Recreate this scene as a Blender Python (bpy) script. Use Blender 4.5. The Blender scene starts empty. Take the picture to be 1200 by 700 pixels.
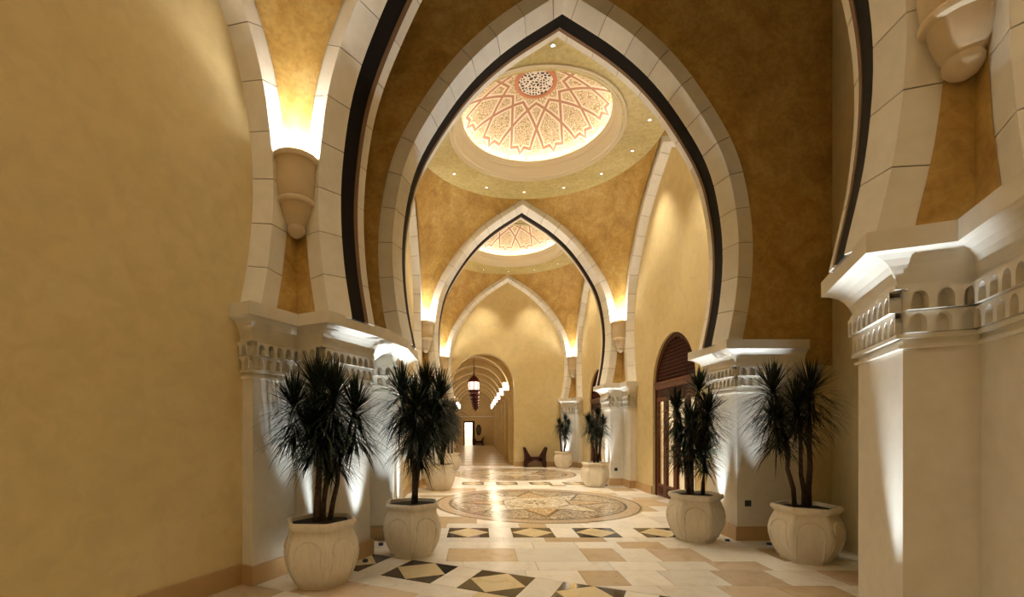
import bpy, math, random
from mathutils import Vector, Matrix
random.seed(7)
R = math.radians
S = bpy.context.scene
COL = S.collection

# ------------------------------------------------------------------ camera
FPX, PX, PY = 533.5, 560.0, 502.0           # focal length and principal point in a 1200x700 frame
cam = bpy.data.objects.new('camera', bpy.data.cameras.new('camera'))
COL.objects.link(cam)
cam.location = (-1.3, 0.0, 1.67)
cam.rotation_euler = (R(90), 0, 0)
cam.data.sensor_fit = 'HORIZONTAL'
cam.data.sensor_width = 36.0
cam.data.lens = 36.0 * FPX / 1200.0
cam.data.shift_x = (600.0 - PX) / 1200.0
cam.data.shift_y = (PY - 350.0) / 1200.0
cam.data.clip_start = 0.05
S.camera = cam

# ------------------------------------------------------------------ world, exposure
W = bpy.data.worlds.new('world'); S.world = W
W.use_nodes = True
W.node_tree.nodes['Background'].inputs[0].default_value = (1.0, 0.85, 0.65, 1)
W.node_tree.nodes['Background'].inputs[1].default_value = 0.03
S.view_settings.view_transform = 'Standard'
S.view_settings.look = 'None'
S.view_settings.gamma = 1.0
S.view_settings.use_curve_mapping = False
S.view_settings.exposure = 0.45
try:
    S.cycles.max_bounces = 8
    S.cycles.diffuse_bounces = 4
    S.cycles.glossy_bounces = 3
    S.cycles.transmission_bounces = 4
    S.cycles.sample_clamp_indirect = 6.0
    S.cycles.caustics_reflective = False
    S.cycles.caustics_refractive = False
    S.cycles.use_light_tree = True
except Exception:
    pass

# light strengths in one place
P_CORBEL = 130.0        # point light in each corbel bowl
P_DOWN = 345.0         # each recessed downlight
COVE = 23.0            # emission strength of the dome cove strips
P_FLOOD = 380.0        # narrow uplight on the floor under each impost
P_CORR = 8.5          # corridor wall lamps
P_VEST = 130.0         # rooms behind the doors

# ------------------------------------------------------------------ dimensions
HB = 2.9               # half side of a square bay
T = 0.675              # thickness of a main arch
Y1 = 6.75              # front face of the arch between wedge and first bay
PITCH = 2*HB + T
REC = 0.20             # depth of the blind recesses
ZC = 2.97              # top of the impost
ZR = 8.30              # flat ceiling ring
RR = 2.86
THETA = R(25)
U0 = Vector((math.cos(THETA), -math.sin(THETA), 0))
N0 = Vector((math.sin(THETA), math.cos(THETA), 0))
C0 = Vector((-0.79, 4.10, 0))     # middle of the front face of the near, turned arch
M_HALL1 = Matrix.Translation((0, Y1, 0))
M_HALL2 = Matrix.Translation((0, Y1+PITCH, 0))
M_NEAR = Matrix.Translation(C0) @ Matrix.Rotation(-THETA, 4, 'Z')
B0 = M_NEAR @ Matrix.Translation((0, -HB, 0))
B1 = Matrix.Translation((0, Y1+T+HB, 0))
B2 = Matrix.Translation((0, Y1+T+HB+PITCH, 0))
YEND = Y1+T+PITCH+2*HB            # flat front of the blind arch on the end wall

# ------------------------------------------------------------------ materials
MATS = {}
def mat(name, col=(.8,.8,.8), rough=.5, metal=0, spec=.5):
    m = bpy.data.materials.new(name); m.use_nodes = True
    b = m.node_tree.nodes['Principled BSDF']
    b.inputs['Base Color'].default_value = (*col, 1)
    b.inputs['Roughness'].default_value = rough
    b.inputs['Metallic'].default_value = metal
    b.inputs['Specular IOR Level'].default_value = spec
    MATS[name] = m
    return m
def nn(m, t, **kw):
    n = m.node_tree.nodes.new(t)
    for k, v in kw.items(): setattr(n, k, v)
    return n
def lk(m, a, b): m.node_tree.links.new(a, b)
def bsdf(m): return m.node_tree.nodes['Principled BSDF']
def ramp(m, fac, stops):
    r = nn(m, 'ShaderNodeValToRGB')
    e = r.color_ramp.elements
    while len(e) < len(stops): e.new(.5)
    for x, (p, c) in zip(e, stops): x.position = p; x.color = (*c, 1)
    lk(m, fac, r.inputs[0]); return r
def coords(m, scale=1.0, obj=True):
    tc = nn(m, 'ShaderNodeTexCoord')
    if obj: return tc.outputs['Object']
    g = nn(m, 'ShaderNodeNewGeometry'); return g.outputs['Position']
def noise(m, vec, scale, detail=4, rough=.55, dist=0):
    n = nn(m, 'ShaderNodeTexNoise'); n.inputs['Scale'].default_value = scale
    n.inputs['Detail'].default_value = detail; n.inputs['Roughness'].default_value = rough
    n.inputs['Distortion'].default_value = dist
    lk(m, vec, n.inputs['Vector']); return n.outputs[0]
def bump(m, h, strength=.2, dist=.01):
    b = nn(m, 'ShaderNodeBump'); b.inputs['Strength'].default_value = strength; b.inputs['Distance'].default_value = dist
    lk(m, h, b.inputs['Height']); lk(m, b.outputs[0], bsdf(m).inputs['Normal'])
def mix(m, fac, a, b):
    x = nn(m, 'ShaderNodeMix', data_type='RGBA')
    if isinstance(fac, float): x.inputs[0].default_value = fac
    else: lk(m, fac, x.inputs[0])
    for i, v in ((6, a), (7, b)):
        if isinstance(v, tuple): x.inputs[i].default_value = (*v, 1)
        else: lk(m, v, x.inputs[i])
    return x.outputs[2]

def mottled(name, c0, c1, c2, sc, rough, bs=.15, amt=.65):
    m = mat(name, c1, rough)
    v = coords(m, obj=False)
    n1 = noise(m, v, sc, 6, .62, .8)
    r = ramp(m, n1, [(.30, c0), (.5, c1), (.72, c2)])
    n2 = noise(m, v, sc*7, 4, .6, .5)
    r2 = ramp(m, n2, [(.38, (.72,.70,.66)), (.58, (1,1,1))])
    mx = nn(m, 'ShaderNodeMix', data_type='RGBA', blend_type='MULTIPLY'); mx.inputs[0].default_value = amt
    lk(m, r.outputs[0], mx.inputs[6]); lk(m, r2.outputs[0], mx.inputs[7])
    lk(m, mx.outputs[2], bsdf(m).inputs['Base Color'])
    bump(m, n2, bs, .01)
    return m
mottled('plaster_gold', (.40,.23,.055), (.53,.335,.095), (.64,.45,.17), 2.2, .42)
mottled('plaster_wall', (.67,.535,.265), (.71,.575,.30), (.74,.61,.335), .7, .55, .03, .25)
mottled('plaster_ring', (.46,.36,.13), (.52,.42,.17), (.60,.49,.22), 1.6, .5, .06)
mottled('plaster_corridor', (.60,.42,.16), (.65,.47,.20), (.70,.53,.25), .9, .5, .05, .3)

def stone(name, c, var=.10, rough=.55):
    m = mat(name, c, rough)
    oi = nn(m, 'ShaderNodeObjectInfo')
    v = coords(m, obj=False)
    n1 = noise(m, v, 6, 5, .6)
    a = tuple(x*(1-var) for x in c); b = tuple(min(1, x*(1+var*.6)) for x in c)
    base = mix(m, oi.outputs['Random'], a, b)
    r = ramp(m, n1, [(.3, (.86,.84,.80)), (.65, (1,1,1))])
    mx = nn(m, 'ShaderNodeMix', data_type='RGBA', blend_type='MULTIPLY'); mx.inputs[0].default_value = .6
    lk(m, base, mx.inputs[6]); lk(m, r.outputs[0], mx.inputs[7])
    lk(m, mx.outputs[2], bsdf(m).inputs['Base Color'])
    bump(m, noise(m, v, 60, 3), .08, .004)
    return m
stone('stone_cream', (.83,.785,.69), .07)
stone('stone_pier', (.80,.75,.65), .04)
stone('stone_base', (.52,.34,.16), .08, .3)
stone('stone_corbel', (.66,.52,.33), .05)
mat('mortar', (.20,.14,.08), .9)
mat('black_band', (.008,.006,.006), .7, spec=.15)
mat('brown_line', (.17,.09,.04), .6)

def marble(name, c, vein, rough=.24):
    m = mat(name, c, rough, spec=.36)
    oi = nn(m, 'ShaderNodeObjectInfo')
    v = coords(m, obj=False)
    mp = nn(m, 'ShaderNodeMapping'); lk(m, v, mp.inputs[0])
    off = nn(m, 'ShaderNodeCombineXYZ')
    ml = nn(m, 'ShaderNodeMath', operation='MULTIPLY'); ml.inputs[1].default_value = 37
    lk(m, oi.outputs['Random'], ml.inputs[0]); lk(m, ml.outputs[0], off.inputs[0]); lk(m, ml.outputs[0], off.inputs[1])
    lk(m, off.outputs[0], mp.inputs['Location'])
    n1 = noise(m, mp.outputs[0], 3.5, 7, .65, 1.2)
    r = ramp(m, n1, [(.28, vein), (.5, c), (.8, tuple(min(1, x*1.06) for x in c))])
    w = nn(m, 'ShaderNodeMath', operation='MULTIPLY_ADD'); w.inputs[1].default_value = .22; w.inputs[2].default_value = .86
    lk(m, oi.outputs['Random'], w.inputs[0])
    hs = nn(m, 'ShaderNodeHueSaturation'); lk(m, w.outputs[0], hs.inputs['Value']); lk(m, r.outputs[0], hs.inputs['Color'])
    lk(m, hs.outputs[0], bsdf(m).inputs['Base Color'])
    bump(m, noise(m, v, 9, 2), .02, .01)
    return m
marble('marble_cream', (.86,.80,.70), (.76,.67,.54))
marble('marble_tan', (.60,.45,.28), (.50,.35,.20))
marble('marble_rose', (.66,.51,.36), (.56,.41,.27))
marble('marble_gold', (.74,.60,.36), (.60,.43,.20))
marble('marble_dark', (.045,.034,.026), (.075,.055,.04), .08)
mat('grout', (.55,.46,.34), .6)
def mosaic(name, dark, light, scale, th=.30):
    m = mat(name, light, .2)
    v = coords(m, obj=False)
    vo = nn(m, 'ShaderNodeTexVoronoi', feature='DISTANCE_TO_EDGE'); vo.inputs['Scale'].default_value = scale
    lk(m, v, vo.inputs['Vector'])
    n1 = noise(m, v, scale*.35, 3, .6, 2.0)
    a = ramp(m, n1, [(.40, light), (.47, dark), (.53, dark), (.60, light)])
    b = ramp(m, vo.outputs['Distance'], [(.02, (.55,.5,.42)), (.09, (1,1,1))])
    mx = nn(m, 'ShaderNodeMix', data_type='RGBA', blend_type='MULTIPLY'); mx.inputs[0].default_value = .8
    lk(m, a.outputs[0], mx.inputs[6]); lk(m, b.outputs[0], mx.inputs[7])
    lk(m, mx.outputs[2], bsdf(m).inputs['Base Color'])
    return m
mosaic('mosaic_scroll', (.24,.16,.09), (.74,.64,.48), 22)
mosaic('mosaic_band', (.52,.38,.25), (.68,.54,.39), 26)
mat('inlay_brown', (.20,.115,.05), .15)
mat('inlay_dark', (.07,.05,.035), .15)
mosaic('inlay_cream', (.62,.51,.36), (.80,.72,.57), 7)
mosaic('inlay_tan', (.50,.34,.19), (.64,.48,.30), 9)

# dome
def dome_mat():
    m = mat('dome_plaster', (.8,.68,.48), .6)
    v = coords(m)
    vo = nn(m, 'ShaderNodeTexVoronoi', feature='DISTANCE_TO_EDGE'); vo.inputs['Scale'].default_value = 15
    n = nn(m, 'ShaderNodeTexNoise'); n.inputs['Scale'].default_value = 7; n.inputs['Detail'].default_value = 2
    lk(m, v, n.inputs['Vector'])
    mx = nn(m, 'ShaderNodeMix', data_type='RGBA'); mx.inputs[0].default_value = .12
    lk(m, v, mx.inputs[6]); lk(m, n.outputs['Color'], mx.inputs[7])
    lk(m, mx.outputs[2], vo.inputs['Vector'])
    r = ramp(m, vo.outputs['Distance'], [(.04, (.36,.24,.10)), (.13, (.82,.72,.55)), (.24, (.80,.69,.50)), (.32, (.42,.29,.13))])
    lk(m, r.outputs[0], bsdf(m).inputs['Base Color'])
dome_mat()
mat('strap_pink', (.42,.22,.135), .6)
mat('strap_white', (.90,.80,.68), .6)
mat('oculus_ring', (.50,.19,.10), .5)
def lattice_mat():
    m = mat('oculus_lattice', (.7,.7,.7), .5)
    v = coords(m)
    vo = nn(m, 'ShaderNodeTexVoronoi', feature='DISTANCE_TO_EDGE'); vo.inputs['Scale'].default_value = 13
    lk(m, v, vo.inputs['Vector'])
    r = ramp(m, vo.outputs['Distance'], [(.13, (.80,.76,.74)), (.18, (.01,.008,.01))])
    lk(m, r.outputs[0], bsdf(m).inputs['Base Color'])
lattice_mat()
mat('moulding', (.66,.575,.40), .5)
mat('chrome', (.8,.8,.8), .15, 1)

def emit(name, col, st):
    m = mat(name, (0,0,0), 1)
    b = bsdf(m); b.inputs['Emission Color'].default_value = (*col, 1); b.inputs['Emission Strength'].default_value = st
    return m
emit('cove_glow', (1,.88,.72), COVE)
emit('uplight_lens', (.85,.93,1), 1.2)
emit('lamp_glow', (1,.95,.88), 30)
emit('down_glow', (1,.9,.75), 5)
emit('corridor_glow', (1,.9,.72), 6.5)
emit('lantern_glow', (1,.75,.6), 2.2)
emit('daylight_panel', (1,.97,.92), 5)

# plants
def pot_mat():
    m = mat('pot_ceramic', (.70,.60,.46), .38)
    v = coords(m)
    mp = nn(m, 'ShaderNodeMapping'); mp.inputs['Scale'].default_value = (9, 9, 1.2); lk(m, v, mp.inputs[0])
    n1 = noise(m, mp.outputs[0], 2.2, 6, .65, .6)
    r = ramp(m, n1, [(.3, (.72,.63,.50)), (.55, (.80,.73,.61)), (.8, (.83,.77,.66))])
    lk(m, r.outputs[0], bsdf(m).inputs['Base Color'])
    bump(m, n1, .15, .006)
pot_mat()
mat('soil', (.018,.013,.010), .95)
def leaf_mat():
    m = mat('leaf', (.02,.035,.02), .42, spec=.35)
    oi = nn(m, 'ShaderNodeNewGeometry')
    r = ramp(m, oi.outputs['Random Per Island'], [(0, (.006,.010,.008)), (.65, (.014,.024,.015)), (1, (.045,.075,.028))])
    lk(m, r.outputs[0], bsdf(m).inputs['Base Color'])
leaf_mat()
def bark():
    m = mat('bark', (.05,.03,.02), .8)
    v = coords(m); n1 = noise(m, v, 30, 4)
    r = ramp(m, n1, [(.3, (.02,.012,.009)), (.7, (.10,.06,.04))]); lk(m, r.outputs[0], bsdf(m).inputs['Base Color'])
    bump(m, n1, .5, .01)
bark()
def wood(name, a, b, rough=.3):
    m = mat(name, a, rough, spec=.25)
    v = coords(m); mp = nn(m, 'ShaderNodeMapping'); mp.inputs['Scale'].default_value = (14, 14, 1.2); lk(m, v, mp.inputs[0])
    n1 = noise(m, mp.outputs[0], 2, 5, .6, .8)
    r = ramp(m, n1, [(.3, a), (.7, b)]); lk(m, r.outputs[0], bsdf(m).inputs['Base Color'])
wood('wood_door', (.040,.007,.004), (.07,.014,.007), .5)
wood('wood_panel', (.10,.028,.010), (.17,.055,.018), .4)
wood('wood_dark', (.035,.010,.007), (.06,.016,.01))
mat('socket_black', (.012,.011,.011), .4)
mat('bronze', (.085,.018,.016), .35, .5)
def glass():
    m = mat('glass', (1,1,1), .03)
    b = bsdf(m); b.inputs['Transmission Weight'].default_value = 1; b.inputs['IOR'].default_value = 1.1
glass()
def glass2():
    m = mat('lantern_glass', (.9,.55,.5), .25)
    b = bsdf(m); b.inputs['Emission Color'].default_value = (1,.62,.5,1); b.inputs['Emission Strength'].default_value = 1.5
glass2()
mat('white_wall', (.8,.76,.68), .6)
mat('mirror', (.10,.07,.05), .15)

# ------------------------------------------------------------------ mesh helpers
class MB:
    def __init__(s): s.v = []; s.f = []; s.m = []
    def add(s, vs, fs, mi=0):
        o = len(s.v); s.v += [tuple(p) for p in vs]
        for f in fs: s.f.append([o+i for i in f]); s.m.append(mi)
    def box(s, x0, x1, y0, y1, z0, z1, mi=0):
        s.add([(x0,y0,z0),(x1,y0,z0),(x1,y1,z0),(x0,y1,z0),(x0,y0,z1),(x1,y0,z1),(x1,y1,z1),(x0,y1,z1)],
              [(0,3,2,1),(4,5,6,7),(0,1,5,4),(1,2,6,5),(2,3,7,6),(3,0,4,7)], mi)
    def prism(s, poly, z0, z1, mi=0):
        n = len(poly)
        s.add([(p[0],p[1],z0) for p in poly]+[(p[0],p[1],z1) for p in poly],
              [tuple(range(n-1,-1,-1)), tuple(range(n,2*n))]+[(i,(i+1)%n,n+(i+1)%n,n+i) for i in range(n)], mi)
    def loft(s, rings, closed=True, cap0=False, cap1=False, mi=0):
        n = len(rings[0]); vs = [p for r in rings for p in r]; fs = []
        for k in range(len(rings)-1):
            for i in range(n if closed else n-1):
                j = (i+1) % n
                fs.append((k*n+i, k*n+j, (k+1)*n+j, (k+1)*n+i))
        if cap0: fs.append(tuple(range(n-1,-1,-1)))
        if cap1: fs.append(tuple(range((len(rings)-1)*n, len(rings)*n)))
        s.add(vs, fs, mi)
    def lathe(s, prof, n=24, c=(0,0,0), a0=0, mi=0, cap0=False, cap1=False):
        rings = [[(c[0]+r*math.cos(a0+2*math.pi*i/n), c[1]+r*math.sin(a0+2*math.pi*i/n), c[2]+z) for i in range(n)] for r, z in prof]
        s.loft(rings, True, cap0, cap1, mi)
    def tube(s, path, rad, n=6, mi=0, closed=False):
        P = [Vector(p) for p in path]; rings = []
        N = len(P)
        up = Vector((0,0,1))
        for i, p in enumerate(P):
            a = P[(i-1) % N] if (closed or i > 0) else p
            b = P[(i+1) % N] if (closed or i < N-1) else p
            t = (b-a).normalized()
            x = t.cross(up)
            if x.length < .05: x = t.cross(Vector((1,0,0)))
            x.normalize(); y = x.cross(t).normalized()
            r = rad[i] if isinstance(rad, (list, tuple)) else rad
            rings.append([p+(x*math.cos(2*math.pi*k/n)+y*math.sin(2*math.pi*k/n))*r for k in range(n)])
        if closed: rings.append(rings[0])
        s.loft(rings, True, not closed, not closed, mi)
    def mesh(s, name, mats, smooth=False):
        me = bpy.data.meshes.new(name)
        me.from_pydata(s.v, [], s.f)
        for m in (mats if isinstance(mats, (list, tuple)) else [mats]): me.materials.append(MATS[m])
        for p, i in zip(me.polygons, s.m):
            p.material_index = i; p.use_smooth = bool(smooth)
        me.update()
        if smooth and smooth is not True:
            me.set_sharp_from_angle(angle=R(smooth))
        return me
    def obj(s, name, mats, parent=None, smooth=False, M=None):
        return place(name, s.mesh(name, mats, smooth), parent, M)
def place(name, me, parent=None, M=None):
    o = bpy.data.objects.new(name, me); COL.objects.link(o)
    if M is not None: o.matrix_local = M
    if parent is not None: o.parent = parent
    return o
def empty(name, M=None):
    o = bpy.data.objects.new(name, None); COL.objects.link(o); o.empty_display_size = .1
    if M is not None: o.matrix_local = M
    return o
def tag(o, label, cat, group=None, kind=None):
    o['label'] = label; o['category'] = cat
    if group: o['group'] = group
    if kind: o['kind'] = kind
    return o
def struct(o, label, cat): return tag(o, label, cat, kind='structure')
def copy_tree(o, parent=None):
    c = o.copy(); COL.objects.link(c)
    if parent is not None: c.parent = parent
    for ch in list(o.children): copy_tree(ch, c)
    return c
def light(name, kind, loc, power, col, parent=None, **kw):
    d = bpy.data.lights.new(name, kind); d.energy = power; d.color = col
    for k, v in kw.items(): setattr(d, k, v)
    o = bpy.data.objects.new(name, d); COL.objects.link(o); o.location = loc
    if parent is not None: o.parent = parent
    return o
def aim(o, target):
    o.rotation_euler = (Vector(target)-o.location).to_track_quat('-Z', 'Y').to_euler()

# ------------------------------------------------------------------ arch profile
KZ = [2.95, 3.6, 4.3, 4.95, 5.6, 6.2, 6.93, 7.5, 8.05]
KW = [2.30, 2.42, 2.47, 2.42, 2.27, 1.97, 1.45, 0.84, 0.0]
def catmull(pts, per=10):
    out = []
    P = [(2*pts[0][0]-pts[1][0], 2*pts[0][1]-pts[1][1])]+pts+[(2*pts[-1][0]-pts[-2][0], 2*pts[-1][1]-pts[-2][1])]
    for i in range(1, len(P)-2):
        for k in range(per):
            t = k/per; r = []
            for a in range(2):
                p0, p1, p2, p3 = (P[i+j][a] for j in (-1,0,1,2))
                r.append(.5*(2*p1+(p2-p0)*t+(2*p0-5*p1+4*p2-p3)*t*t+(3*p1-p0-3*p2+p3)*t**3))
            out.append(tuple(r))
    out.append(pts[-1]); return out
PROF = catmull(list(zip(KW, KZ)))            # half-width, height, from impost to apex
LEN = [0]
for a, b in zip(PROF, PROF[1:]): LEN.append(LEN[-1]+math.dist(a, b))
TOT = LEN[-1]
def pt(s):
    s = max(0, min(TOT, s))
    for i in range(len(LEN)-1):
        if s <= LEN[i+1]+1e-9:
            t = (s-LEN[i])/(LEN[i+1]-LEN[i]); a, b = PROF[i], PROF[i+1]
            p = (a[0]+(b[0]-a[0])*t, a[1]+(b[1]-a[1])*t); break
    def tang(i):
        a = PROF[max(0,i-1)]; b = PROF[min(len(PROF)-1,i+1)]
        return (b[0]-a[0], b[1]-a[1])
    t0 = tang(i); t1 = tang(i+1)
    tx, tz = t0[0]+(t1[0]-t0[0])*t, t0[1]+(t1[1]-t0[1])*t
    L = math.hypot(tx, tz); tx /= L; tz /= L
    return p, (tz, -tx)                        # point and outward normal (right half)
def offpt(s, off, side=1):
    (x, z), (nx, nz) = pt(s)
    if s >= TOT-1e-6: return (0.0, z+off/max(nz, .3))
    return (side*max(0.0, x+nx*off), z+nz*off)
EXT = 0.31
NV = 12
SEND = TOT-.16
FRONT = [(EXT,0),(.10,0),(.0,.25),(.0,.26),(EXT,.26)]         # offset, depth
BACK = [(.0,.555),(.0,T),(.30,T),(.30,.555)]
SIDEF = [(EXT,0),(.10,0),(.0,REC),(EXT,REC)]
def ring_pieces(sec, name):
    out = []
    g = .005
    for side in (1, -1):
        for i in range(NV):
            a = SEND*i/NV+(g if i else 0); b = SEND*(i+1)/NV-g
            mb = MB(); rings = []
            for k in range(4):
                s = a+(b-a)*k/3
                rings.append([(offpt(s, o, side)[0], d, offpt(s, o, side)[1]) for o, d in sec])
            if side < 0: rings = [r[::-1] for r in rings]
            mb.loft(rings, True, True, True)
            out.append(mb.mesh(name, 'stone_cream'))
    mb = MB()
    rings = [[(offpt(s, o, sd)[0], d, offpt(s, o, sd)[1]) for o, d in sec] for s, sd in ((SEND+g,1),(TOT,1),(SEND+g,-1))]
    mb.loft(rings, True, True, True)
    out.append(mb.mesh('keystone', 'stone_cream'))
    return out
def band(mb, sec, n=40, mi=0):
    rings = []
    for i in range(2*n+1):
        s, sd = (TOT*i/n, 1) if i <= n else (TOT*(2*n-i)/n, -1)
        rings.append([(offpt(s, o, sd)[0], d, offpt(s, o, sd)[1]) for o, d in sec])
    mb.loft(rings, True, True, True, mi)
V_FRONT = ring_pieces(FRONT, 'voussoir')
V_BACK = ring_pieces(BACK, 'voussoir')
V_SIDE = ring_pieces(SIDEF, 'voussoir')
_c = MB()
band(_c, [(EXT-.01,.012),(.108,.012),(.014,.25),(.014,.555),(.014,T-.012),(.29,T-.012)], mi=0)
CORE_MAIN = _c.mesh('arch_core', ['mortar'])
_c = MB(); band(_c, [(.004,.262),(.004,.49),(.06,.49),(.06,.262)]); BAND = _c.mesh('dark_soffit_band', 'black_band')
_c = MB(); band(_c, [(-.004,.49),(-.004,.553),(.05,.553),(.05,.49)]); LINE = _c.mesh('brown_edge_strip', 'brown_line')
_c = MB(); band(_c, [(EXT-.01,.012),(.108,.012),(.014,REC),(.29,REC)]); CORE_SIDE = _c.mesh('arch_core', ['mortar'])
def main_arch(M, label):
    o = place('pointed_arch', CORE_MAIN, None, M); struct(o, label, 'arch')
    for me in V_FRONT+V_BACK: place('keystone' if me.name.startswith('keystone') else 'voussoir', me, o)
    place('dark_soffit_band', BAND, o); place('brown_edge_strip', LINE, o)
def side_arch(M, label):
    o = place('blind_arch', CORE_SIDE, None, M); struct(o, label, 'arch')
    for me in V_SIDE: place('keystone' if me.name.startswith('keystone') else 'voussoir', me, o)

# wall sheet in the local xz plane with an opening: curve = right half [(halfwidth, z)] rising to the apex
def wall_open(curve, cx, xl, xr, z0, z1, y0, y1):
    mb = MB()
    c = [(curve[0][0], z0)]+list(curve) if curve[0][1] > z0+1e-6 else list(curve)
    for y, fl in ((y0, False), (y1, True)):
        for sd, xe in ((1, xr), (-1, xl)):
            for (wa, za), (wb, zb) in zip(c, c[1:]):
                q = [(cx+sd*wa,y,za),(xe,y,za),(xe,y,zb),(cx+sd*wb,y,zb)]
                if (sd < 0) != fl: q = q[::-1]
                mb.add(q, [(0,1,2,3)])
        q = [(xl,y,c[-1][1]),(xr,y,c[-1][1]),(xr,y,z1),(xl,y,z1)]
        mb.add(q[::-1] if fl else q, [(0,1,2,3)])
    for sd in (1, -1):
        for (wa, za), (wb, zb) in zip(c, c[1:]):
            q = [(cx+sd*wa,y0,za),(cx+sd*wb,y0,zb),(cx+sd*wb,y1,zb),(cx+sd*wa,y1,za)]
            mb.add(q if sd > 0 else q[::-1], [(0,1,2,3)])
    for xe in (xl, xr): mb.add([(xe,y0,z0),(xe,y1,z0),(xe,y1,z1),(xe,y0,z1)], [(0,1,2,3)])
    mb.add([(xl,y0,z1),(xr,y0,z1),(xr,y1,z1),(xl,y1,z1)], [(0,1,2,3)])
    return mb
EXTC = [offpt(TOT*i/40, EXT-.03) for i in range(41)]

# ------------------------------------------------------------------ arches and their walls
main_arch(M_HALL1, 'great pointed stone arch with black soffit band opening into the hall with two floor medallions')
main_arch(M_HALL2, 'pointed stone arch with black soffit band between the two domed bays')
main_arch(M_NEAR, 'near pointed stone arch turned askew, rising beside the largest corbel lamp')

struct(wall_open(EXTC, 0, -4.7, 4.0, 2.6, 9.0, .02, .30).obj('wall_spandrel', 'plaster_gold', None, False, M_HALL1),
       'gold plaster wall around the great pointed arch', 'wall')
struct(wall_open(EXTC, 0, -4.6, 3.6, 2.6, 9.0, T-.3, T-.02).obj('wall_spandrel', 'plaster_gold', None, False, M_NEAR),
       'gold plaster wall on the back of the near askew arch', 'wall')

# ------------------------------------------------------------------ bays: pendentives, ceiling ring, dome
def build_pendentive():
    mb = MB(); nu, nv = 26, 14
    zs0 = ZC-.1
    ext = [offpt(TOT*i/120, EXT-.015) for i in range(121)]
    def E(z):
        for (x0, a), (x1, b) in zip(ext, ext[1:]):
            if a <= z <= b: return x0+(x1-x0)*(z-a)/(b-a)
        return ext[0][0] if z < ext[0][1] else 0.0
    ztop = ext[-1][1]
    q = RR/math.sqrt(2)
    for sx in (1, -1):
        for sy in (1, -1):
            for sw in (0, 1):
                g = []
                for i in range(nu+1):
                    u = i/nu
                    ze = zs0+(ztop-zs0)*u; zk = zs0+(ZR-zs0)*u
                    e = Vector((E(ze), HB-.004, ze))
                    gk = max(0, (zk-4.3)/(ZR-4.3))**1.7
                    k = HB-(HB-q)*gk
                    K = Vector((k, k, zk))
                    row = []
                    for j in range(nv+1):
                        v = j/nv
                        ph = R(45)*v
                        circ = Vector((RR*math.sin(ph), RR*math.cos(ph), ZR))
                        lin = Vector((0, HB, ztop))*(1-v)+Vector((q, q, ZR))*v
                        p = e*(1-v)+K*v+(circ-lin)*u**3
                        x, y = (p.x, p.y) if not sw else (p.y, p.x)
                        row.append((sx*x, sy*y, p.z))
                    g.append(row)
                fl = (sx*sy > 0) != bool(sw)
                mb.loft([r if fl else r[::-1] for r in g], False)
    return mb.mesh('pendentive', 'plaster_gold', 50)
PEND = build_pendentive()
def annulus(r0, r1, z, n=64):
    mb = MB(); mb.lathe([(r0, z), (r1, z)], n); return mb
RING = annulus(1.88, RR+.02, ZR).mesh('ceiling', 'plaster_ring')
ZA, RS = 9.47, 2.66
def dz(r): return ZA-RS+math.sqrt(RS*RS-r*r)
mb = MB(); mb.lathe([(1.95,ZR+.01),(1.95,ZR-.035),(1.92,ZR-.05),(1.90,ZR-.03),(1.885,ZR+.01),(1.86,ZR+.015),(1.845,ZR-.005),(1.82,ZR+.0),(1.80,ZR+.04),(1.78,ZR+.09),(1.74,ZR+.14),
                     (1.72,ZR+.17),(1.72,ZR+.20),(1.69,ZR+.22),(1.675,ZR+.26),(1.65,ZR+.28),(1.65,ZR+.32),(1.665,ZR+.335),(1.675,ZR+.25),(1.96,ZR+.25),(1.96,ZR+.34)], 64)
MOULD = mb.mesh('cornice_ring', 'moulding', 35)
mb = MB(); mb.lathe([(r, dz(r)) for r in (1.955,1.8,1.6,1.45,1.3,1.1,.9,.7,.5,.3,.1,.001)], 64)
DOME = mb.mesh('dome', 'dome_plaster', True)
mb = MB(); mb.tube([(1.735*math.cos(2*math.pi*i/64), 1.735*math.sin(2*math.pi*i/64), ZR+.275) for i in range(64)], .022, 6, 0, True)
COVEM = mb.mesh('cove_light_strip', 'cove_glow')
mb = MB(); mb.lathe([(.47,dz(.47)+.01),(.47,dz(.47)-.03),(.43,dz(.43)-.055),(.39,dz(.39)-.05),(.38,dz(.38)-.02)], 40)
OCUL = mb.mesh('oculus_ring', 'oculus_ring', 35)
mb = MB(); mb.lathe([(.385,dz(.385)-.03),(.2,dz(.2)-.03),(.001,dz(0)-.03)], 40)
LATT = mb.mesh('oculus_lattice', 'oculus_lattice', True)
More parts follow.
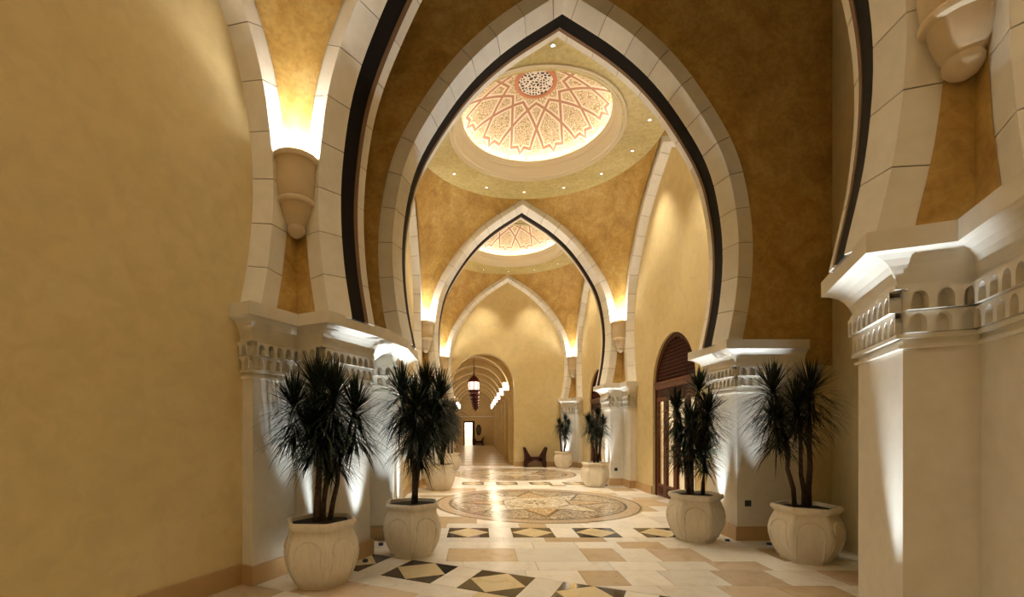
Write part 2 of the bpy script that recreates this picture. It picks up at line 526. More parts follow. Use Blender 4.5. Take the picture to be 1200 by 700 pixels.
def strap(pts2, w, e0, e1):
    # ribbon following the dome under plan points, width w, from e0 to e1 below the shell
    out = []
    for a, b in zip(pts2, pts2[1:]):
        n = max(1, int(math.dist(a, b)/.12))
        for k in range(n): out.append((a[0]+(b[0]-a[0])*k/n, a[1]+(b[1]-a[1])*k/n))
    out.append(pts2[-1]); rings = []
    for i, p in enumerate(out):
        a = out[max(0,i-1)]; b = out[min(len(out)-1,i+1)]
        if 0 < i < len(out)-1:
            d1 = Vector((p[0]-a[0], p[1]-a[1])).normalized(); d2 = Vector((b[0]-p[0], b[1]-p[1])).normalized()
            t = (d1+d2); t = t.normalized() if t.length > .01 else d1
            nrm = Vector((-t.y, t.x)); sc = 1/max(.35, nrm.dot(Vector((-d1.y, d1.x))))
        else:
            t = Vector((b[0]-a[0], b[1]-a[1])).normalized(); nrm = Vector((-t.y, t.x)); sc = 1
        r = []
        for sgn, e in ((-1,e0),(-1,e1),(1,e1),(1,e0)):
            x = p[0]+nrm.x*w/2*sc*sgn; y = p[1]+nrm.y*w/2*sc*sgn
            r.append((x, y, dz(min(1.95, math.hypot(x, y)))-e))
        rings.append(r)
    mb = MB(); mb.loft(rings, True, True, True); return mb
def pol(r, d): return (r*math.cos(R(d)), r*math.sin(R(d)))
STR = []
for white in (True, False):
    w, e0, e1, nm, mt = (.13, -.01, .010, 'strap_border', 'strap_white') if white else (.056, 0, .018, 'strap', 'strap_pink')
    V = strap([pol(1.50,10), pol(.61,45), pol(1.50,80)], w, e0, e1).mesh(nm, mt)
    O = strap([pol(1.50,-10), pol(1.61,-9), pol(1.58,-3), pol(1.70,0), pol(1.58,3), pol(1.61,9), pol(1.50,10)], w*.85, e0, e1).mesh(nm, mt)
    STR.append((nm, V, O))

mb = MB(); mb.lathe([(.048,0),(.048,-.012),(.036,-.016),(.030,0)], 16); DL_RING = mb.mesh('trim_ring', 'chrome', 40)
mb = MB(); mb.lathe([(.031,-.003),(.001,-.003)], 16); DL_GLOW = mb.mesh('bulb', 'down_glow')
def bay(B, which, ndown=14, lit=True):
    c = place('pendentive_vault', PEND, None, B); struct(c, 'gold mottled plaster pendentives '+which, 'ceiling')
    r = place('ceiling', RING, None, B); struct(r, 'flat olive plaster ceiling ring around the dome '+which, 'ceiling')
    d = place('dome', DOME, None, B @ Matrix.Translation((0,-.12,0))); struct(d, 'glowing shallow dome with star strapwork '+which, 'dome')
    place('cornice_ring', MOULD, d); place('cove_light_strip', COVEM, d); place('oculus_ring', OCUL, d); place('oculus_lattice', LATT, d)
    for k in range(12):
        for nm, V, O in STR:
            for me in (V, O): place(nm, me, d, Matrix.Rotation(R(30*k+7), 4, 'Z'))
    for k in range(ndown):
        a = 2*math.pi*(k+.5)/ndown
        o = empty('recessed_downlight', B @ Matrix.Translation((2.45*math.cos(a), 2.45*math.sin(a), ZR-.001)))
        tag(o, 'small round recessed downlight in the ceiling ring '+which, 'downlight', 'downlights in the ceiling ring '+which)
        place('trim_ring', DL_RING, o); place('bulb', DL_GLOW, o)
        if lit and k % 2 == 0:
            l = light('downlight_beam', 'SPOT', (0,0,-.03), P_DOWN*(1.0 if lit is True else lit), (1,.90,.72), o, spot_size=R(74), spot_blend=.8, shadow_soft_size=.04)
W0, W1, W2 = 'over the near bay', 'over the bay with the first floor medallion', 'over the far bay before the corridor'
bay(B0, W0, lit=.31); bay(B1, W1); bay(B2, W2)

# ------------------------------------------------------------------ blind arches and recess walls on the bay sides
def rotz(d): return Matrix.Rotation(R(d), 4, 'Z')
def side_M(B, ang): return B @ rotz(ang) @ Matrix.Translation((0, HB, 0))   # local y points out of the bay
def door_curve(hw, spring, apex, n=14):
    # pointed arch of two arcs
    h = apex-spring; c = (h*h-hw*hw)/(2*hw); rad = hw+c
    out = []
    for i in range(n+1):
        a = math.atan2(h, c)*i/n
        out.append((rad*math.cos(a)-c, spring+rad*math.sin(a)))
    out[-1] = (0.0, apex); return out
DHW, DSP, DAP = 1.13, 2.68, 3.84
DC = door_curve(DHW, DSP, DAP)
def recess(M, name, label, door=False, mtl='plaster_wall', hwid=2.95):
    if door: mb = wall_open(DC, 0, -hwid, hwid, 0, 8.6, REC, REC+.25)
    else:
        mb = MB(); mb.box(-hwid, hwid, REC, REC+.25, 0, 8.6)
    return struct(mb.obj(name, mtl, None, False, M), label, 'wall')
for B, w, doors in ((B0, 'of the near bay', ''), (B1, 'of the bay with the first floor medallion', 'r'), (B2, 'of the far bay before the corridor', 'r')):
    for ang, nm in ((90, 'left'), (-90, 'right')):
        side_arch(side_M(B, ang), 'blind pointed stone arch on the %s wall %s' % (nm, w))
        recess(side_M(B, ang), 'wall_'+nm, 'pale yellow plaster %s wall %s' % (nm, w), door=(nm == 'right' and doors == 'r'))
side_arch(side_M(B0, 180), 'blind pointed stone arch on the rear wall of the near bay')
recess(side_M(B0, 180), 'wall_back', 'pale yellow plaster rear wall of the near bay')
ME = Matrix.Translation((0, YEND, 0))
side_arch(ME, 'blind pointed stone arch framing the corridor opening on the end wall')
CCX, CHW = -1.07, 1.35
CORC = [(CHW, 3.59)]+[(CHW*math.cos(R(90*i/16)), 3.59+CHW*math.sin(R(90*i/16))) for i in range(1, 17)]
CORC[-1] = (0, 3.59+CHW)
struct(wall_open(CORC, CCX, -3.1, 3.1, 0, 8.6, REC, REC+.35).obj('wall_end', 'plaster_wall', None, False, ME),
       'yellow plaster end wall with a round-headed corridor opening', 'wall')

# wedge between the near arch and the great arch
PR0 = M_NEAR @ Vector((3.6, T-.15, 0)); 
mb = MB(); p = [(PR0.x, PR0.y), (4.0, Y1+.1), (4.3, Y1+.1), (PR0.x+.3, PR0.y-.1)]
mb.prism(p, 0, 9.0); struct(mb.obj('wall_right', 'plaster_wall'), 'plain plaster wall joining the near askew arch and the great arch', 'wall')
mb = MB(); mb.prism([(-4.75, Y1+.3), (-4.6, 5.9), (PR0.x+.4, PR0.y-.3), (4.3, Y1+.3)], 9.0, 9.1)
struct(mb.obj('ceiling', 'plaster_ring'), 'flat ceiling of the wedge between near arch and great arch', 'ceiling')

# ------------------------------------------------------------------ piers with imposts
def capital(mb, sh, cp):
    # sh, cp: matching polygons for shaft and cap
    rings = []
    n = len(sh)
    for t, z in ((.12,2.60),(.17,2.65),(.25,2.70),(.37,2.75),(.54,2.79),(.76,2.82),(.9,2.83)):
        rings.append([(a[0]+(b[0]-a[0])*t, a[1]+(b[1]-a[1])*t, z) for a, b in zip(sh, cp)])
    for z in (2.835, ZC): rings.append([(b[0], b[1], z) for b in cp])
    mb.loft(rings, True, False, True)
    # string courses at the neck
    for z, h, e in ((2.595,.03,.07),(2.265,.03,.06),(2.20,.025,.035)):
        r = []
        for a, b in zip(sh, cp):
            r.append((a[0]+(b[0]-a[0])*e*3, a[1]+(b[1]-a[1])*e*3))
        mb.prism(r, z, z+h)
def niches(mb, sh, edges):
    # two rows of little arched niches in relief on given polygon edges
    for i in edges:
        a = Vector(sh[i]); b = Vector(sh[(i+1) % len(sh)]); L = (b-a).length
        t = (b-a)/L; nr = Vector((t.y, -t.x))
        for row, (z0, out, ph) in enumerate(((2.445,.07,0), (2.30,.04,.5))):
            n = max(2, round(L/.115)); w = L/n
            for k in range(n):
                c = a+t*((k+.5)*w)
                # frame: outer rectangle minus arch
                H = .14
                arch = [(-w*.34, 0)]+[(-w*.34*math.cos(math.pi*q/6), .06+w*.50*math.sin(math.pi*q/6)) for q in range(7)]+[(w*.34, 0)]
                P = lambda u, z, o: (c.x+t.x*u+nr.x*o, c.y+t.y*u+nr.y*o, z0+z)
                for q in range(len(arch)-1):
                    (u0, y0), (u1, y1) = arch[q], arch[q+1]
                    if q == 0 or q == len(arch)-2:
                        e = -w/2 if q == 0 else w/2
                        mb.add([P(e,y0,out),P(u0,y0,out),P(u1,y1,out),P(e,y1,out)], [(0,1,2,3)])
                    else:
                        mb.add([P(u0,y0,out),P(u1,y1,out),P(u1,H,out),P(u0,H,out)], [(0,1,2,3)])
                    mb.add([P(u0,y0,out),P(u1,y1,out),P(u1*.8,y1,.0),P(u0*.8,y0,.0)], [(0,1,2,3)])
                mb.add([P(-w/2,.06,out),P(-w*.34,.06,out),P(-w*.34,H,out),P(-w/2,H,out)], [(0,1,2,3)])
                mb.add([P(w/2,.06,out),P(w*.34,.06,out),P(w*.34,H,out),P(w/2,H,out)], [(0,1,2,3)])
                mb.add([P(-w/2,0,out),P(w/2,0,out),P(w/2,0,0),P(-w/2,0,0)], [(0,1,2,3)])
                mb.add([P(-w/2,H,out),P(w/2,H,out),P(w/2,H,0),P(-w/2,H,0)], [(0,1,2,3)])
def inflate(poly, d):
    n = len(poly); out = []
    for i in range(n):
        p0, p1, p2 = (Vector(poly[(i+k) % n]) for k in (-1,0,1))
        d1 = (p1-p0).normalized(); d2 = (p2-p1).normalized()
        n1 = Vector((d1.y,-d1.x)); n2 = Vector((d2.y,-d2.x))
        m = (n1+n2); m /= max(.3, m.dot(n1))
        out.append(tuple(p1+m*d))
    return out
def pier(M, side, front, back, label):
    # right-hand polygon, counter-clockwise
    OUT = HB+REC+.05
    sh = [(2.56,.03),(2.94,.03)]; cp = [(2.33,-.10),(2.78,-.10)]
    if front: sh += [(2.94,-.56),(OUT,-.56)]; cp += [(2.78,-.72),(OUT+.01,-.72)]
    else: sh += [(3.0,.03),(OUT+.4,.03)]; cp += [(2.9,-.10),(OUT+.4,-.10)]
    if back: sh += [(OUT,T+.56),(2.94,T+.56),(2.94,.92),(2.56,.92)]; cp += [(OUT+.01,T+.72),(2.78,T+.72),(2.78,1.12),(2.33,1.12)]
    else: sh += [(OUT+.4,.92),(3.0,.92),(2.94,.92),(2.56,.92)]; cp += [(OUT+.4,1.05),(2.9,1.05),(2.78,1.05),(2.33,1.05)]
    if side < 0:
        sh = [(-x, y) for x, y in sh][::-1]; cp = [(-x, y) for x, y in cp][::-1]
    root = MB(); root.prism(sh, 0, 2.62)
    o = root.obj('pier', 'stone_pier', None, False, M); struct(o, label, 'pier')
    c = MB(); capital(c, sh, cp); c.obj('impost', 'stone_pier', o)
    nm = MB(); niches(nm, sh, range(len(sh))); q = nm.obj('niche_frieze', 'stone_pier', o); q['kind'] = 'stuff'
    bb = MB(); bb.prism(inflate(sh, .035), 0, .21); bb.obj('plinth', 'stone_base', o)
    return o
pier(M_HALL1, 1, False, True, 'right pier of the great arch, beside two potted dracaenas')
pier(M_HALL1, -1, False, True, 'left pier of the great arch behind a potted dracaena')
pier(M_HALL2, 1, True, True, 'right pier between the two domed bays')
pier(M_HALL2, -1, True, True, 'left pier between the two domed bays')
pier(M_NEAR, -1, True, False, 'near pier with frieze of niches under the largest corbel lamp')
pier(M_NEAR, 1, True, False, 'pier of the near askew arch beside the plain wall')
# corner half-piers at the closed ends of bays
def corner_pier(M, side, label):
    OUT = HB+REC+.05
    sh = [(2.34,.03-.0),(2.94,.03),(2.94,-.56),(OUT,-.56),(OUT,REC+.05),(2.34,REC+.05)]
    cp = [(2.18,-.10),(2.78,-.10),(2.78,-.72),(OUT+.01,-.72),(OUT+.01,REC+.05),(2.18,REC+.05)]
    if side < 0: sh = [(-x,y) for x,y in sh][::-1]; cp = [(-x,y) for x,y in cp][::-1]
    root = MB(); root.prism(sh, 0, 2.62); o = root.obj('pier', 'stone_pier', None, False, M); struct(o, label, 'pier')
    c = MB(); capital(c, sh, cp); c.obj('impost', 'stone_pier', o)
    nm = MB(); niches(nm, sh, range(len(sh))); q = nm.obj('niche_frieze', 'stone_pier', o); q['kind'] = 'stuff'
    bb = MB(); bb.prism(inflate(sh, .035), 0, .21); bb.obj('plinth', 'stone_base', o)
corner_pier(ME, 1, 'corner pier at the end wall beside the carved bench')
corner_pier(ME, -1, 'corner pier at the end wall beside the corridor opening')
corner_pier(side_M(B0, 180), 1, 'rear corner pier of the near bay on the wall side')
corner_pier(side_M(B0, 180), -1, 'rear corner pier of the near bay on the hall side')
# impost linking the near arch to the great arch on the left
a = M_NEAR @ Vector((-2.33, .9, 0)); sh = []
cp = [(a.x, a.y), (-2.33, Y1-.09), (-3.5, Y1-.02), (-3.6, 6.2)]
sh = [(a.x-.5, a.y+.1), (-2.94, Y1-.02), (-3.5, Y1-.01), (-3.6, 6.3)]
lk_ = MB(); rings = []
for t, z in ((.12,2.60),(.17,2.65),(.25,2.70),(.37,2.75),(.54,2.79),(.76,2.82),(.9,2.83)):
    rings.append([(p[0]+(q[0]-p[0])*t, p[1]+(q[1]-p[1])*t, z) for p, q in zip(sh, cp)])
for z in (2.835, ZC): rings.append([(q[0], q[1], z) for q in cp])
lk_.loft(rings, True, False, True)
struct(lk_.obj('trim_1', 'stone_pier'), 'stone impost joining the near pier to the great arch pier', 'trim')
mb = MB(); mb.box(-4.4, -2.6, Y1+.06, Y1+.35, 0, 2.65); struct(mb.obj('wall_left', 'plaster_wall'), 'narrow plaster wall between near pier and great arch pier', 'wall')
mb = MB(); mb.box(3.0, 4.1, Y1+.06, Y1+.35, 0, 2.65); struct(mb.obj('wall_right', 'plaster_wall'), 'narrow plaster wall right of the great arch pier', 'wall')

# baseboards on the recess walls
def baseboard(M, x0, x1, nm, label):
    mb = MB(); mb.box(x0, x1, REC-.03, REC+.02, 0, .21)
    struct(mb.obj(nm, 'stone_base', None, False, M), label, 'baseboard')
for B, w, dr in ((B0, 'of the near bay', 0), (B1, 'of the first medallion bay', 1), (B2, 'of the far bay', 1)):
    baseboard(side_M(B, 90), -2.32, 2.32, 'baseboard_left', 'tan stone baseboard on the left wall '+w)
    if dr:
        baseboard(side_M(B, -90), -2.32, -DHW-.02, 'baseboard_right', 'tan stone baseboard beyond the arched door '+w)
        baseboard(side_M(B, -90), DHW+.02, 2.32, 'baseboard_right', 'tan stone baseboard before the arched door '+w)
    else: baseboard(side_M(B, -90), -2.32, 2.32, 'baseboard_right', 'tan stone baseboard on the right wall '+w)
baseboard(ME, CCX+CHW+.01, 2.32, 'baseboard_end', 'tan stone baseboard behind the carved bench')

# ------------------------------------------------------------------ corbel lamps
mb = MB(); mb.lathe([(.235,0),(.255,.0),(.262,-.03),(.255,-.06),(.235,-.07),(.228,-.10),(.222,-.14),(.212,-.30),(.195,-.44),(.185,-.47)], 28)
CB_BOWL = mb.mesh('bowl', 'stone_corbel', 40)
mb = MB(); mb.lathe([(.185,-.465),(.205,-.48),(.21,-.50),(.20,-.525),(.165,-.535),(.155,-.60),(.12,-.72),(.09,-.76)], 28); CB_NECK = mb.mesh('neck', 'stone_corbel', 40)
mb = MB(); mb.lathe([(.088,-.755),(.10,-.78),(.098,-.82),(.07,-.86),(.03,-.885),(.001,-.89)], 20); CB_FIN = mb.mesh('finial', 'stone_corbel', True)
mb = MB(); mb.lathe([(.235,-.01),(.16,-.02),(.001,-.02)], 28); CB_GLOW = mb.mesh('lamp', 'lamp_glow')
def corbel(B, sx, sy, label):
    o = empty('corbel_lamp', B @ Matrix.Translation((sx*(HB-.09), sy*(HB-.09), 4.73)))
    tag(o, label, 'lamp', 'stone corbel uplights in the bay corners')
    place('bowl', CB_BOWL, o); place('neck', CB_NECK, o); place('finial', CB_FIN, o); place('lamp', CB_GLOW, o)
    l = light('corbel_light', 'SPOT', (-sx*.03, -sy*.03, .0), P_CORBEL, (1,.95,.86), o, shadow_soft_size=.09, spot_size=R(125), spot_blend=.5)
    aim(l, (-sx*.2, -sy*.2, 1.0))
corbel(B0, -1, 1, 'large glowing stone corbel lamp above the near pier with niches')
corbel(B0, 1, 1, 'glowing stone corbel lamp above the pier beside the plain wall')
corbel(B0, -1, -1, 'glowing stone corbel lamp in the rear left corner of the near bay')
corbel(B0, 1, -1, 'glowing stone corbel lamp in the rear right corner of the near bay')
corbel(B1, 1, 1, 'glowing stone corbel lamp on the right before the second arch')
corbel(B1, -1, 1, 'glowing stone corbel lamp on the left before the second arch')
corbel(B1, 1, -1, 'glowing stone corbel lamp on the back of the great arch, door side')
corbel(B1, -1, -1, 'glowing stone corbel lamp on the back of the great arch, left side')
corbel(B2, 1, 1, 'glowing stone corbel lamp in the end wall corner above the bench')
corbel(B2, -1, 1, 'glowing stone corbel lamp in the end wall corner beside the corridor')
corbel(B2, 1, -1, 'glowing stone corbel lamp on the back of the second arch, door side')
corbel(B2, -1, -1, 'glowing stone corbel lamp on the back of the second arch, left side')

# ------------------------------------------------------------------ floor
FL = MB(); FL.box(-7.5, 6.5, -4.5, 46, -.25, -.012)
floor = struct(FL.obj('floor', 'grout'), 'polished cream marble floor with tan tiles and inlays', 'floor')
def clip(poly, p, n):
    out = []
    for i in range(len(poly)):
        a, b = Vector(poly[i]), Vector(poly[(i+1) % len(poly)])
        da, db = (a-p).dot(n), (b-p).dot(n)
        if da >= 0: out.append(tuple(a))
        if (da >= 0) != (db >= 0): out.append(tuple(a+(b-a)*(da/(da-db))))
    return out
def area(p): return abs(sum(p[i][0]*p[(i+1)%len(p)][1]-p[(i+1)%len(p)][0]*p[i][1] for i in range(len(p))))/2
TILES = []                          # (polygon in world xy, material)
n2 = Vector((N0.x, N0.y)); u2 = Vector((U0.x, U0.y)); c2 = Vector((C0.x, C0.y))
ROWN = .62                          # centre of the near inlay row behind the front of the near arch
RS2 = .325
ROW1, ROWS2 = 7.28, 7.28+PITCH
rt = random.Random(21)
def pick():
    q = rt.random()
    return 'marble_cream' if q < .76 else ('marble_tan' if q < .87 else ('marble_rose' if q < .97 else 'marble_gold'))
def courses(x0, x1, y0, y1, xf, clips, big=False):
    y = y0
    while y < y1-.05:
        h = rt.choice((.36,.36,.52,.62)); h = min(h, y1-y) if y1-y-h > .15 else y1-y
        x = x0-rt.random()*.5
        while x < x1:
            w = rt.choice((.46,.62,.62,.9)); g = .0025
            p = [(x+g,y+g),(min(x+w,x1)-g,y+g),(min(x+w,x1)-g,y+h-g),(x+g,y+h-g)]
            x += w
            p = [tuple(xf(Vector(q))) for q in p]
            for cp_, cn in clips:
                if len(p) > 2: p = clip(p, cp_, cn)
            if len(p) > 2 and area(p) > .004: TILES.append((p, pick()))
        y += h
TAN = {(-1.45,6.23):'marble_tan', (.48,6.23):'marble_tan', (.06,6.85):'marble_tan', (1.15,6.64):'marble_tan', (1.39,6.18):'marble_rose', (-.05,5.09):'marble_tan',
       (1.82,5.63):'marble_rose', (1.36,4.73):'marble_rose', (1.56,5.30):'marble_rose', (2.6,6.1):'marble_tan', (2.9,5.2):'marble_rose', (2.3,4.4):'marble_tan', (.9,4.3):'marble_gold'}
def inside(p, q):
    n = len(p); sg = [(p[(i+1)%n][0]-p[i][0])*(q[1]-p[i][1])-(p[(i+1)%n][1]-p[i][1])*(q[0]-p[i][0]) for i in range(n)]
    return all(x >= 0 for x in sg) or all(x <= 0 for x in sg)
ident = lambda q: q
near = lambda q: c2+u2*q.x+n2*q.y
courses(-3.2, 3.2, -5.6, ROWN-RS2-.01, near, [])
k0 = len(TILES)
courses(-4.2, 4.1, 2.6, ROW1-RS2-.01, ident, [(c2+n2*(ROWN+RS2+.01), n2)])
TILES[k0:] = [(p, next((m for q, m in TAN.items() if inside(p, q)), 'marble_cream')) for p, _ in TILES[k0:]]
med_y = (Y1+T+HB-.12, Y1+T+HB-.12+PITCH)
MR = 2.27
def cell_rows(y0, y1, my):
    k = len(TILES); courses(-3.1, 3.1, y0, y1, ident, [])
    keep = [t for t in TILES[k:] if not all((q[0])**2+(q[1]-my)**2 < (MR-.03)**2 for q in t[0])]
    TILES[k:] = keep
cell_rows(ROW1+RS2+.01, ROWS2-RS2-.01, med_y[0])
cell_rows(ROWS2+RS2+.01, YEND+REC+.1, med_y[1])
# border cells between the inlaid squares of each row
rows = []
def row(xf, ks, pitch, x_off, xmin, xmax):
    g = .0025
    prev = xmin
    for k in ks:
        c = x_off+k*pitch
        rows.append([xf(Vector((c+a*RS2, b*RS2))) for a, b in ((-1,-1),(1,-1),(1,1),(-1,1))])
        if c-RS2-prev > .03: TILES.append(([tuple(xf(Vector(q))) for q in ((prev+g,-RS2),(c-RS2-g,-RS2),(c-RS2-g,RS2),(prev+g,RS2))], 'marble_cream'))
        prev = c+RS2
    if xmax-prev > .03: TILES.append(([tuple(xf(Vector(q))) for q in ((prev+g,-RS2),(xmax,-RS2),(xmax,RS2),(prev+g,RS2))], 'marble_cream'))
row(lambda q: c2+u2*q.x+n2*(q.y+ROWN), range(-2, 3), .97, -.62+.0, -2.9, 2.6)
row(lambda q: Vector((q.x, q.y+ROW1)), range(-1, 3), 1.02, -.43, -2.6, 2.6)
row(lambda q: Vector((q.x, q.y+ROWS2)), range(-1, 3), 1.02, -.43, -2.6, 2.6)
camp = Vector((-1.3, 0))
def tkey(t):
    c = sum((Vector(q) for q in t[0]), Vector((0,0)))/len(t[0])
    # tiles in view first: ahead of the camera, within the frame
    d = c.y; x = (c.x+1.3)/max(d, .1)
    return (c-camp).length+(0 if d > 3.6 and -1.15 < x < 1.25 else 50)
TILES.sort(key=tkey)
def tile_mesh(mb, p, mi=0):
    n = len(p)
    a = sum(p[i][0]*p[(i+1)%n][1]-p[(i+1)%n][0]*p[i][1] for i in range(n))
    mb.prism(p if a > 0 else p[::-1], -.0119, 0, mi)
for p, m in TILES[:290]:
    mb = MB(); tile_mesh(mb, p); mb.obj('floor_tile', m, floor)
mb = MB(); names = ['marble_cream','marble_tan','marble_rose','marble_gold']
for p, m in TILES[290:]: tile_mesh(mb, p, names.index(m))
o = mb.obj('distant_floor_tiles', names, floor); o['kind'] = 'stuff'
# inlaid squares: dark square with a pale lozenge
for sq in rows:
    mb = MB(); mb.prism([tuple(q) for q in sq], -.011, .0008); o = mb.obj('dark_corner_tile', 'marble_dark', floor)
    mid = [(sq[i]+sq[(i+1)%4])/2 for i in range(4)]
    mb = MB(); mb.prism([tuple(q) for q in mid], -.011, .0016); mb.obj('lozenge', 'marble_gold', o)
# medallions
def ringm(r0, r1, z, n=72):
    mb = MB(); mb.lathe([(r1,-.011),(r1,z),(r0,z),(r0,-.011)], n); return mb
def medallion(my):
    mb = MB(); mb.lathe([(MR,-.011),(MR,.0010),(.001,.0010)], 72)
    o = mb.obj('medallion', 'mosaic_scroll', floor, False, Matrix.Translation((0, my, 0)))
    ringm(1.90, 2.27, .0018).obj('border_ring', 'mosaic_band', o)
    ringm(2.20, 2.235, .0026).obj('dark_ring', 'inlay_dark', o)
    ringm(1.90, 1.95, .0026).obj('dark_ring', 'inlay_dark', o)
    ringm(1.80, 1.825, .0022).obj('dark_ring', 'inlay_brown', o)
    RO, RI = 1.66, .92
    for k in range(8):
        a = R(45*k-90); b = R(45*k-90+22.5); c = R(45*k-90-22.5)
        tip = (RO*math.cos(a), RO*math.sin(a)); l = (RI*math.cos(c), RI*math.sin(c)); r = (RI*math.cos(b), RI*math.sin(b))
        mb = MB(); mb.prism([(0,0), l, tip, r][1:]+[(0.3*math.cos(a),0.3*math.sin(a))], -.011, .0020)
        mb.obj('star_point', 'inlay_tan' if k % 2 == 0 else 'inlay_cream', o)
        for e in (l, r):
            d = Vector((tip[0]-e[0], tip[1]-e[1])); n_ = Vector((-d.y, d.x)).normalized()*(.036 if k % 2 == 0 else .024)
            q = [Vector(e)+n_, Vector(e)-n_, Vector(tip)-n_, Vector(tip)+n_]
            if (e is l): pass
            mb = MB(); mb.prism([tuple(x) for x in q], -.011, .0024+.0002*(e is r)); mb.obj('star_edge', 'inlay_brown' if k % 2 == 0 else 'inlay_dark', o)
    mb = MB(); mb.prism([(.80*math.cos(R(22.5+45*i)), .80*math.sin(R(22.5+45*i))) for i in range(8)], -.011, .0032); mb.obj('centre_octagon', 'inlay_cream', o)
    for i in range(8):
        p0 = Vector((.80*math.cos(R(22.5+45*i)), .80*math.sin(R(22.5+45*i)))); p1 = Vector((.80*math.cos(R(67.5+45*i)), .80*math.sin(R(67.5+45*i))))
        mb = MB(); mb.prism([tuple(p0*.96), tuple(p0), tuple(p1), tuple(p1*.96)], -.011, .0040); mb.obj('octagon_edge', 'inlay_brown', o)
    for k in range(8):
        a = 45*k
        mb = MB(); mb.prism([pol(.05,a), pol(.18,a-14), pol(.34,a), pol(.18,a+14)], -.011, .0040); mb.obj('rosette_petal', 'inlay_brown', o)
medallion(med_y[0]); medallion(med_y[1])

# ------------------------------------------------------------------ corridor
CY0, CY1 = YEND+REC+.35, 44.0
CX, CW = -1.5, 1.9
mb = MB(); mb.box(CX-CW-.2, CX-CW, CY0, CY1, 0, 3.7); struct(mb.obj('wall_corridor_left', 'plaster_corridor'), 'ochre plaster left wall of the long corridor', 'wall')
mb = MB(); mb.box(CX+CW, CX+CW+.2, CY0, CY1, 0, 3.7); struct(mb.obj('wall_corridor_right', 'plaster_corridor'), 'ochre plaster right wall of the long corridor', 'wall')
mb = MB(); rings = []
for y in (CY0-.02, CY1+.2): rings.append([(CX+CW*math.cos(R(180*i/24)), y, 3.40+CW*math.sin(R(180*i/24))) for i in range(25)])
mb.loft(rings, False); struct(mb.obj('ceiling', 'plaster_gold', None, 40), 'barrel vault over the long corridor', 'ceiling')
mb = MB()
dx0, dx1 = -2.62, -1.68
mb.box(CX-CW, dx0, CY1, CY1+.2, 0, 5.4); mb.box(dx1, CX+CW, CY1, CY1+.2, 0, 5.4); mb.box(dx0, dx1, CY1, CY1+.2, 2.25, 5.4)
struct(mb.obj('wall_corridor_end', 'plaster_corridor'), 'plaster wall closing the corridor with a doorway', 'wall')
mb = MB(); mb.box(CX-CW, CX+CW, CY1-.02, CY1, 2.75, 2.83); struct(mb.obj('trim_2', 'stone_cream'), 'stone string course above the far doorway', 'trim')
mb = MB()
for y0 in range(0, 36):
    for x0 in range(4): mb.box(CX-CW+x0*.95+.003, CX-CW+x0*.95+.947, CY0+y0*.66+.003, CY0+y0*.66+.657, -.012, 0, (x0*3+y0*5) % 3 == 0)
o = mb.obj('corridor_floor_tiles', ['marble_gold','marble_tan'], floor); o['kind'] = 'stuff'
mb = MB(); mb.box(CX-CW, CX-CW+.03, CY0, CY1, 0, .2); struct(mb.obj('baseboard_corridor_left', 'stone_base'), 'stone baseboard along the left corridor wall', 'baseboard')
mb = MB(); mb.box(CX+CW-.03, CX+CW, CY0, CY1, 0, .2); struct(mb.obj('baseboard_corridor_right', 'stone_base'), 'stone baseboard along the right corridor wall', 'baseboard')
# ribs standing on pilasters
mb = MB(); r0 = CW-.24; rings = []
path = [(CW, 0)]+[(CW*math.cos(R(180*i/24)), 3.40+CW*math.sin(R(180*i/24))) for i in range(25)]+[(-CW, 0)]
pin = [(r0, 0)]+[(r0*math.cos(R(180*i/24)), 3.40+r0*math.sin(R(180*i/24))) for i in range(25)]+[(-r0, 0)]
mb.loft([[(a[0]*1.01,-.22,a[1]),(b[0],-.22,b[1]),(b[0],.22,b[1]),(a[0]*1.01,.22,a[1])] for a, b in zip(path, pin)], True, True, True)
RIB = mb.mesh('vault_rib', 'plaster_wall', 40)
mb = MB(); mb.box(-.13,.13,-.15,.15,-.25,.0); mb.box(-.16,.16,-.18,.18,0,.05); CL_BODY = mb.mesh('bracket', 'stone_corbel')
mb = MB(); mb.box(-.15,.15,-.14,.14,.05,.42); CL_GLOW = mb.mesh('lamp', 'corridor_glow')
ORD = ['first','second','third','fourth','fifth','sixth','seventh']
ribs = [CY0+1.3+3.3*i for i in range(7)]
for i, y in enumerate(ribs):
    o = place('vault_rib', RIB, None, Matrix.Translation((CX, y, 0))); struct(o, 'plaster rib spanning the corridor vault on pilasters', 'rib')
    for sx in (-1, 1):
        l = empty('corridor_wall_lamp', Matrix.Translation((CX+sx*(r0-.12), y, 3.40)))
        tag(l, 'glowing white box lamp on the %s side of the corridor, %s pilaster from the hall' % ('cabinet' if sx < 0 else 'bench', ORD[i]), 'lamp', 'box lamps along the corridor')
        place('bracket', CL_BODY, l); place('lamp', CL_GLOW, l)
        light('corridor_light', 'POINT', (-sx*.22, 0, .35), P_CORR, (1,.82,.55), l, shadow_soft_size=.08)
